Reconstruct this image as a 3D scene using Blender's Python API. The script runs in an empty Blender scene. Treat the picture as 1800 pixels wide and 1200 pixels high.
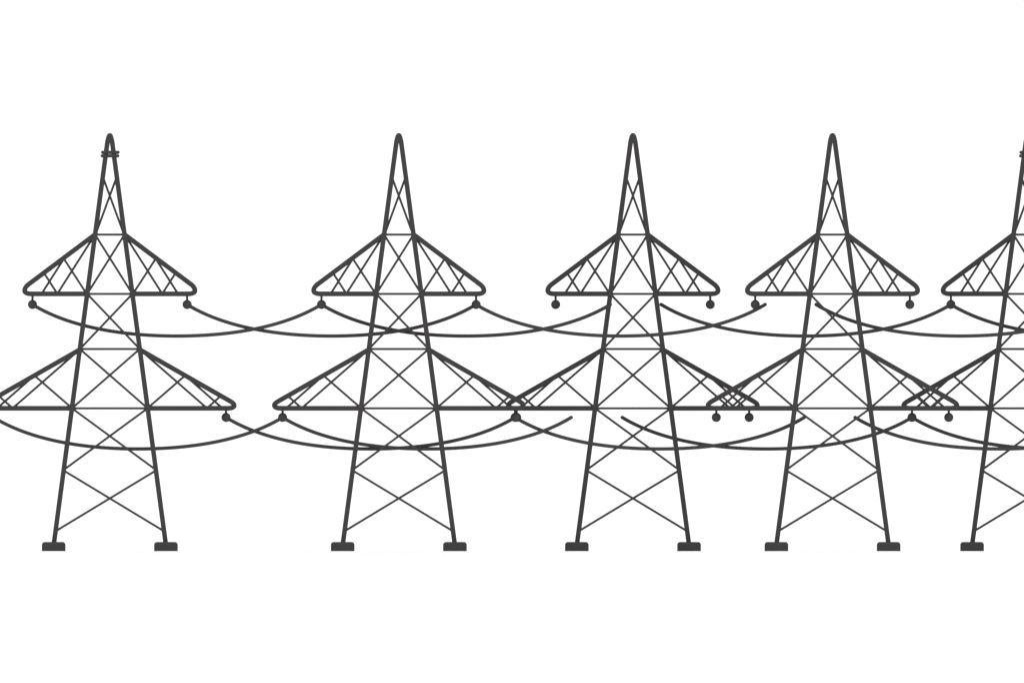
import bpy, bmesh, math
from mathutils import Vector

scene = bpy.context.scene
COL = scene.collection
THIN = 4.1         # width of the slender bars, drawing units
THICK = 8.75         # width of the legs and arm chords
S = 0.04            # metres per drawing unit: a pylon is 734 units = 29 m tall
GROUND = 968.0      # drawing height of the ground line


def W(px, py, dep=0.0):
    """point of the elevation drawing (px right, py down) at depth dep -> metres, relative to px = 0"""
    return Vector((px * S, dep * S, (GROUND - py) * S))


# ------------------------------------------------------------------ materials
def mat_paint(name, col, rough, var, scale):
    m = bpy.data.materials.new(name)
    m.use_nodes = True
    nt = m.node_tree
    b = nt.nodes['Principled BSDF']
    tc = nt.nodes.new('ShaderNodeTexCoord')
    n = nt.nodes.new('ShaderNodeTexNoise')
    n.inputs['Scale'].default_value = scale
    n.inputs['Detail'].default_value = 4
    r = nt.nodes.new('ShaderNodeValToRGB')
    r.color_ramp.elements[0].position = 0.3
    r.color_ramp.elements[1].position = 0.7
    r.color_ramp.elements[0].color = tuple(c * (1 - var) for c in col) + (1,)
    r.color_ramp.elements[1].color = tuple(c * (1 + var) for c in col) + (1,)
    nt.links.new(tc.outputs['Object'], n.inputs['Vector'])
    nt.links.new(n.outputs['Fac'], r.inputs['Fac'])
    nt.links.new(r.outputs['Color'], b.inputs['Base Color'])
    b.inputs['Roughness'].default_value = rough
    b.inputs['Specular IOR Level'].default_value = 0.06
    return m


GREY = (0.0530, 0.0487, 0.0500)
M_STEEL = mat_paint('dark_grey_painted_steel', GREY, 0.75, 0.03, 1.5)
M_FOOT = mat_paint('dark_grey_concrete', GREY, 0.9, 0.04, 3.0)
M_CABLE = mat_paint('dark_grey_cable_sheath', GREY, 0.7, 0.03, 1.0)
M_CERAMIC = mat_paint('dark_grey_glazed_ceramic', GREY, 0.6, 0.02, 2.0)
M_GROUND = mat_paint('white_ground', (0.95, 0.95, 0.95), 0.95, 0.01, 0.4)


# ------------------------------------------------------------------ mesh helpers
def link(name, bm, mat, parent=None, smooth=False):
    bmesh.ops.recalc_face_normals(bm, faces=bm.faces[:])
    me = bpy.data.meshes.new(name)
    bm.to_mesh(me)
    bm.free()
    me.materials.append(mat)
    if smooth:
        for p in me.polygons:
            p.use_smooth = True
    o = bpy.data.objects.new(name, me)
    COL.objects.link(o)
    o.parent = parent
    return o


def frame(a, n):
    u = a.cross(n).normalized()
    return u, u.cross(a).normalized()


def sweep(bm, pts, w, d, n=Vector((0, 1, 0))):
    """rectangular section w (across, in the face) by d (along the face normal n) swept along pts, mitred"""
    rings = []
    k = len(pts)
    for i, p in enumerate(pts):
        a = (pts[min(i + 1, k - 1)] - pts[max(i - 1, 0)]).normalized()
        u, v = frame(a, n)
        sc = 1.0
        if 0 < i < k - 1:
            c = (pts[i + 1] - p).normalized().dot((p - pts[i - 1]).normalized())
            sc = 1.0 / max(0.5, math.sqrt((1 + c) / 2))
        u = u * (w / 2 * sc)
        v = v * (d / 2)
        rings.append([bm.verts.new(p + s * u + t * v) for s, t in ((-1, -1), (1, -1), (1, 1), (-1, 1))])
    for r0, r1 in zip(rings, rings[1:]):
        for j in range(4):
            bm.faces.new((r0[j], r0[(j + 1) % 4], r1[(j + 1) % 4], r1[j]))
    bm.faces.new(rings[0][::-1])
    bm.faces.new(rings[-1])


def tube(bm, pts, r, seg=14):
    """round tube with hemispherical ends"""
    k = len(pts)
    ta = (pts[1] - pts[0]).normalized()
    tb = (pts[-1] - pts[-2]).normalized()
    stations = []
    for i in range(5):
        th = math.pi / 2 * (1 - (i + 0.25) / 5.25)
        stations.append((pts[0] - ta * r * math.sin(th), ta, r * math.cos(th)))
    for i, p in enumerate(pts):
        stations.append((p, (pts[min(i + 1, k - 1)] - pts[max(i - 1, 0)]).normalized(), r))
    for i in range(4, -1, -1):
        th = math.pi / 2 * (1 - (i + 0.25) / 5.25)
        stations.append((pts[-1] + tb * r * math.sin(th), tb, r * math.cos(th)))
    rings = []
    for p, a, rr in stations:
        u, v = frame(a, Vector((0, 1, 0)))
        rings.append([bm.verts.new(p + rr * (math.cos(2 * math.pi * j / seg) * u + math.sin(2 * math.pi * j / seg) * v))
                      for j in range(seg)])
    for r0, r1 in zip(rings, rings[1:]):
        for j in range(seg):
            bm.faces.new((r0[j], r0[(j + 1) % seg], r1[(j + 1) % seg], r1[j]))
    bm.faces.new(rings[0][::-1])
    bm.faces.new(rings[-1])


def stack(bm, cx, cy, levels, n=5):
    """stack of rounded squares: levels = (drawing height, half width, corner radius)"""
    rings = []
    for py, h, r in levels:
        r = min(r, h)
        ring = []
        for q, (sx, sy) in enumerate(((1, 1), (-1, 1), (-1, -1), (1, -1))):
            for i in range(n):
                a = math.pi / 2 * (q + i / (n - 1))
                ring.append(bm.verts.new(W(cx + sx * (h - r) + r * math.cos(a), py, cy + sy * (h - r) + r * math.sin(a))))
        rings.append(ring)
    m = len(rings[0])
    for r0, r1 in zip(rings, rings[1:]):
        for j in range(m):
            bm.faces.new((r0[j], r0[(j + 1) % m], r1[(j + 1) % m], r1[j]))
    bm.faces.new(rings[0][::-1])
    bm.faces.new(rings[-1])


def lathe(bm, cx, cy, prof, seg=32):
    """vertical turned shape: prof = (drawing height, radius)"""
    rings = [[bm.verts.new(W(cx + r * math.cos(2 * math.pi * j / seg), py, cy + r * math.sin(2 * math.pi * j / seg)))
              for j in range(seg)] for py, r in prof]
    for r0, r1 in zip(rings, rings[1:]):
        for j in range(seg):
            bm.faces.new((r0[j], r0[(j + 1) % seg], r1[(j + 1) % seg], r1[j]))
    bm.faces.new(rings[0][::-1])
    bm.faces.new(rings[-1])


def bez(p0, p1, p2, p3, n):
    out = []
    for i in range(n + 1):
        t = i / n
        q = 1 - t
        out.append(tuple(q ** 3 * a + 3 * q * q * t * b + 3 * q * t * t * c + t ** 3 * d
                         for a, b, c, d in zip(p0, p1, p2, p3)))
    return out


# ------------------------------------------------------------------ the setting: pale ground on a low bank
bm = bmesh.new()
prof = [(9000, 0), (400, 0), (-190, 0)]
for i in range(1, 13):                       # rounded crest
    a = math.radians(28) * i / 12
    prof.append((-190 - 160 * math.sin(a), -160 * (1 - math.cos(a))))
y1, z1 = prof[-1]
prof += [(y1 - 700, z1 - 700 * math.tan(math.radians(28)))]
y2, z2 = prof[-1]
for i in range(1, 9):                        # rounded foot
    a = math.radians(28) * (1 - i / 8)
    prof.append((y2 - 300 * (math.sin(math.radians(28)) - math.sin(a)), z2 - 300 * (math.cos(a) - math.cos(math.radians(28)))))
prof.append((-9000, prof[-1][1]))
rows = [[bm.verts.new((x * S, y * S, z * S)) for x in (-9000, -2500, 2500, 9000)] for y, z in prof]
for r0, r1 in zip(rows, rows[1:]):
    for j in range(3):
        bm.faces.new((r0[j], r0[j + 1], r1[j + 1], r1[j]))
g = link('ground', bm, M_GROUND, smooth=True)
g['kind'] = 'structure'


# ------------------------------------------------------------------ one pylon
def leg_x(py):                               # half width of the tapered body at a drawing height
    return 97.9 - 0.1335 * (952 - py)


FACES = ((0, -1), (1, 0), (0, 1), (-1, 0))   # front, right, back, left


def on_face(f, s, py, off=0.0):
    """point at sideways offset s on face f of the body"""
    h = leg_x(py) + off
    fx, fy = FACES[f]
    return W(fx * h + (-fy) * s, py, fy * h + fx * s)


def make_pylon(name, rods):
    root = bpy.data.objects.new(name, None)
    COL.objects.link(root)
    # four legs and their footings
    for sx in (-1, 1):
        for sy in (-1, 1):
            bm = bmesh.new()
            pts = [W(sx * leg_x(py), py, sy * leg_x(py)) for py in (955, 247)]
            sweep(bm, pts, (THICK - 0.15) * S, 7.6 * S)
            link('leg', bm, M_STEEL, root)
            bm = bmesh.new()
            lev = [(971, 20.9, 2.5), (957, 20.9, 2.5)]
            for i in range(1, 8):
                a = math.pi / 2 * i / 7
                lev.append((957 - 5.2 * math.sin(a), 20.9 - 5.2 * (1 - math.cos(a)), 2.5))
            stack(bm, sx * 98.65, sy * 98.65, lev)
            link('footing', bm, M_FOOT, root)
    # rounded peak
    bm = bmesh.new()
    stack(bm, 0, 0, [(250.2, 8.1, 3.0), (247.5, 7.8, 3.2), (242.9, 7.05, 3.6), (239.3, 6.0, 4.0), (237.6, 5.3, 4.2),
                     (236.4, 4.6, 4.0), (235.3, 3.6, 3.4), (234.5, 2.5, 2.4), (234.0, 1.2, 1.1), (233.8, 0.3, 0.2)])
    link('peak_cap', bm, M_STEEL, root)
    # crossed braces of each storey, on all four faces
    for (ya, xa, yb, xb) in ((311, 12.2, 415, 26.0), (412.4, 25.8, 516.5, 39.7), (516.5, 39.7, 613.2, 52.6),
                             (613.2, 52.6, 717.3, 66.5), (717.3, 66.5, 825.3, 81.0), (826.6, 80.9, 932.9, 95.2)):
        for f in range(4):
            n = Vector((FACES[f][0], FACES[f][1], 0))
            for q in (1, -1):
                bm = bmesh.new()
                sweep(bm, [on_face(f, -q * xa, ya, 0.9 * q), on_face(f, q * xb, yb, 0.9 * q)], THIN * S, 2.6 * S, n)
                link('cross_brace', bm, M_STEEL, root)
    # level frames
    for py in (412.4, 516.5, 613.2, 717.3):
        h = leg_x(py)
        for f in range(4):
            bm = bmesh.new()
            n = Vector((FACES[f][0], FACES[f][1], 0))
            e = h + 0.4 if f % 2 == 0 else h - 1.7   # butt the side bars inside the front and back ones
            sweep(bm, [on_face(f, -e, py), on_face(f, e, py)], THIN * S, (3.0 if f % 2 == 0 else 2.9) * S, n)
            link('level_strut', bm, M_STEEL, root)
    # crossarms
    upper = dict(y0=413.2, x0=27.3, yb=516.4, tipx=149.7,
                 line=[(24.5, 411.1), (142.6, 499.5)],
                 b1=[(142.6, 499.5), (146.6, 502.5), (149.7, 506.6), (149.7, 510.6)],
                 b2=[(149.7, 510.6), (149.7, 514.4), (144.8, 516.4), (137.7, 516.4)],
                 bars=[((81.6, 453.4), (40.3, 517.0)), ((26.0, 412.4), (92.3, 516.4)),
                       ((79.5, 452.9), (120.0, 516.4)), ((115.8, 479.6), (92.0, 516.4))],
                 ins=(135.9, 535.1))
    lower = dict(y0=615.5, x0=55.0, yb=717.3, tipx=218.7,
                 line=[(51.6, 613.6), (209.0, 703.3)],
                 b1=[(209.0, 703.3), (213.6, 705.9), (218.7, 708.8), (218.7, 712.2)],
                 b2=[(218.7, 712.2), (218.7, 715.7), (214.0, 717.3), (206.3, 717.3)],
                 bars=[((132.8, 659.5), (66.0, 717.3)), ((52.0, 613.4), (171.0, 717.3)),
                       ((138.0, 664.5), (198.3, 717.3)), ((195.3, 695.4), (170.5, 717.3))],
                 ins=(204.3, 733.3))
    for A in (upper, lower):
        inner = leg_x(A['yb'])

        def dep(x, py, A=A, inner=inner):
            """half depth of the arm: as deep as the body at the root, narrow at the tip"""
            h0 = leg_x(py)
            t = max(0.0, min(1.0, (x - h0) / (A['tipx'] - 12 - h0)))
            return h0 + (4.6 - h0) * t

        path = A['line'][:1] + [tuple(a + (b - a) * i / 10 for a, b in zip(*A['line'])) for i in range(1, 10)]
        path += bez(*A['b1'], 10) + bez(*A['b2'], 10)[1:]
        xe = A['b2'][3][0]
        path += [(xe + (inner - 0.5 - xe) * i / 8, A['yb']) for i in range(1, 9)]
        for sx in (-1, 1):
            bm = bmesh.new()
            for sy in (-1, 1):
                pts = [W(sx * x, py, sy * dep(x, py)) for x, py in path]
                sweep(bm, pts, THICK * S, 7.6 * S)
            # spacer that ties the two faces of the arm together above the insulator
            ix, iy = A['ins']
            sweep(bm, [W(sx * ix, A['yb'], -4.4), W(sx * ix, A['yb'], 4.4)], 6.0 * S, 6.0 * S, Vector((0, 0, 1)))
            arm = link('crossarm', bm, M_STEEL, root)
            for bi, ((xa, ya), (xb, yb)) in enumerate(A['bars']):
                o = 0.9 if bi in (0, 3) else -0.9
                for sy in (-1, 1):
                    bm = bmesh.new()
                    sweep(bm, [W(sx * xa, ya, sy * (dep(xa, ya) + o)), W(sx * xb, yb, sy * (dep(xb, yb) + o))],
                          THIN * S, 2.6 * S)
                    link('arm_brace', bm, M_STEEL, arm)
            # insulator ball on its rod
            bm = bmesh.new()
            R = 8.2
            pr = []
            for i in range(1, 24):
                a = math.pi * i / 24
                pr.append((iy + R * math.cos(a), R * math.sin(a)))
            lathe(bm, sx * ix, 0, pr)
            ins = link('insulator', bm, M_CERAMIC, root, smooth=True)
            bm = bmesh.new()
            lathe(bm, sx * ix, 0, [(iy - R + 2.0, THIN / 2), (A['yb'] + 1.5, THIN / 2)], 16)
            link('hanger_rod', bm, M_STEEL, ins)
    if rods:
        for (xa, xb, py) in ((-15.4, 17.1, 268.0), (-16.1, 16.7, 274.2)):
            for sy in (-1, 1):
                bm = bmesh.new()
                d = sy * (leg_x(py) + 3.0)
                tube(bm, [W(xa + 2.6, py, d), W((xa + xb) / 2, py, d), W(xb - 2.6, py, d)], 2.95 * S)
                link('peak_rod', bm, M_STEEL, root, smooth=True)
    return root


def place(root, px, dep, label):
    root.location = ((px - 900) * S, dep * S, 0)
    root['label'] = label
    root['category'] = 'pylon'
    root['group'] = 'lattice pylons standing in a row'


def dup(root):
    r = root.copy()
    COL.objects.link(r)
    for ch in list(root.children):
        c = ch.copy()
        COL.objects.link(c)
        c.parent = r
        for gch in list(ch.children):
            d = gch.copy()
            COL.objects.link(d)
            d.parent = c
    return r


BACK = 240.0                                  # the overlapping pylons stand a few metres further back
plain = make_pylon('lattice_pylon', False)
rodded = make_pylon('lattice_pylon', True)
pa = dup(plain)
pb = dup(plain)
pc = dup(rodded)
place(rodded, 193.0, 0, 'dark grey lattice pylon with two short rods across its whole peak, at the left')
place(plain, 701.0, 0, 'dark grey lattice pylon with a bare peak, standing beside the widest gap, second from left')
place(pa, 1112.6, BACK, 'dark grey lattice pylon with a bare peak, middle one of the five in the row')
place(pb, 1463.4, 0, 'dark grey lattice pylon with a bare peak, fourth from left, next to the cropped one')
place(pc, 1807.4, BACK, 'dark grey lattice pylon with rods at its peak, cut through by the right edge')


# ------------------------------------------------------------------ cables
def cable(x0, x1, y, d0, d1, label):
    h = (x1 - x0) / 2
    k = h / 254.0
    half = bez((0, 0), (66 * k, 40.3), (160 * k, 55.3), (h, 55.3), 28)
    prof = half + [(2 * h - a, b) for a, b in half[-2::-1]]
    bm = bmesh.new()
    tube(bm, [W(a, y + b, d0 + (d1 - d0) * a / (2 * h)) - W(0, y) for a, b in prof], 3.2 * S)
    o = link('power_cable', bm, M_CABLE, smooth=True)
    o.location = W(x0 - 900, y)
    o['label'] = label
    o['category'] = 'cable'
    o['group'] = 'sagging cables strung along the pylons'


F = -4.2      # clamped to the front of the insulator balls
R_ = 4.2      # clamped to their back
UY, LY = 535.1, 733.3
cable(56.9, 564.9, UY, F, F, 'upper cable from the leftmost hanging ball to the left ball of the second pylon')
cable(328.8, 836.8, UY, R_, R_, 'upper cable from the first pylon\'s right ball to the second pylon\'s right ball')
cable(564.9, 1072.9, UY, F, BACK - 41.5, 'upper cable from the second pylon\'s left ball ending on a leg of the middle pylon')
cable(836.8, 1345.0, UY, R_, R_, 'upper cable from the second pylon\'s right ball, its loose end touching a fourth pylon ball')
cable(1162.2, 1671.4, UY, BACK + F, BACK + F, 'upper cable starting loose beside the middle pylon and ending at the rightmost upper ball')
cable(1434.5, 1942.5, UY, F, F, 'upper cable starting loose inside the fourth pylon and leaving the right edge')
cable(1671.4, 2179.4, UY, BACK + F, BACK + F, 'upper cable from the last pylon\'s left ball leaving the right edge')
cable(-11.3, 496.7, LY, F, F, 'lower cable entering at the left edge and ending at the second pylon\'s left ball')
cable(397.3, 905.3, LY, R_, R_, 'lower cable from the first pylon\'s right ball to the second pylon\'s right ball')
cable(496.7, 1004.2, LY, F, F, 'lower cable from the second pylon\'s left ball with loose end under the middle pylon\'s arm')
cable(905.3, 1413.9, LY, R_, R_, 'lower cable from the second pylon\'s right ball with end loose inside the fourth pylon')
cable(1093.7, 1603.1, LY, BACK + F, BACK + F, 'lower cable starting loose inside the middle pylon and ending at the last pylon\'s ball')
cable(1503.0, 2011.0, LY, F, F, 'lower cable starting loose inside the fourth pylon and leaving the right edge')
cable(1603.1, 2111.1, LY, BACK + F, BACK + F, 'lower cable from the last pylon\'s left ball leaving the right edge')

# ------------------------------------------------------------------ even white sky
w = bpy.data.worlds.new('World')
scene.world = w
w.use_nodes = True
bg = w.node_tree.nodes['Background']
bg.inputs['Color'].default_value = (1, 1, 1, 1)
bg.inputs['Strength'].default_value = 1.0

# ------------------------------------------------------------------ camera: straight elevation
cam = bpy.data.cameras.new('Camera')
cam.type = 'ORTHO'
cam.ortho_scale = 1800 * S
cam.clip_start = 0.1
cam.clip_end = 2000
co = bpy.data.objects.new('Camera', cam)
COL.objects.link(co)
co.location = (0, -1700 * S, (GROUND - 600) * S)
co.rotation_euler = (math.pi / 2, 0, 0)
scene.camera = co

scene.view_settings.view_transform = 'Standard'
scene.view_settings.look = 'None'
scene.view_settings.gamma = 1
scene.view_settings.use_curve_mapping = False
scene.view_settings.exposure = 0.22
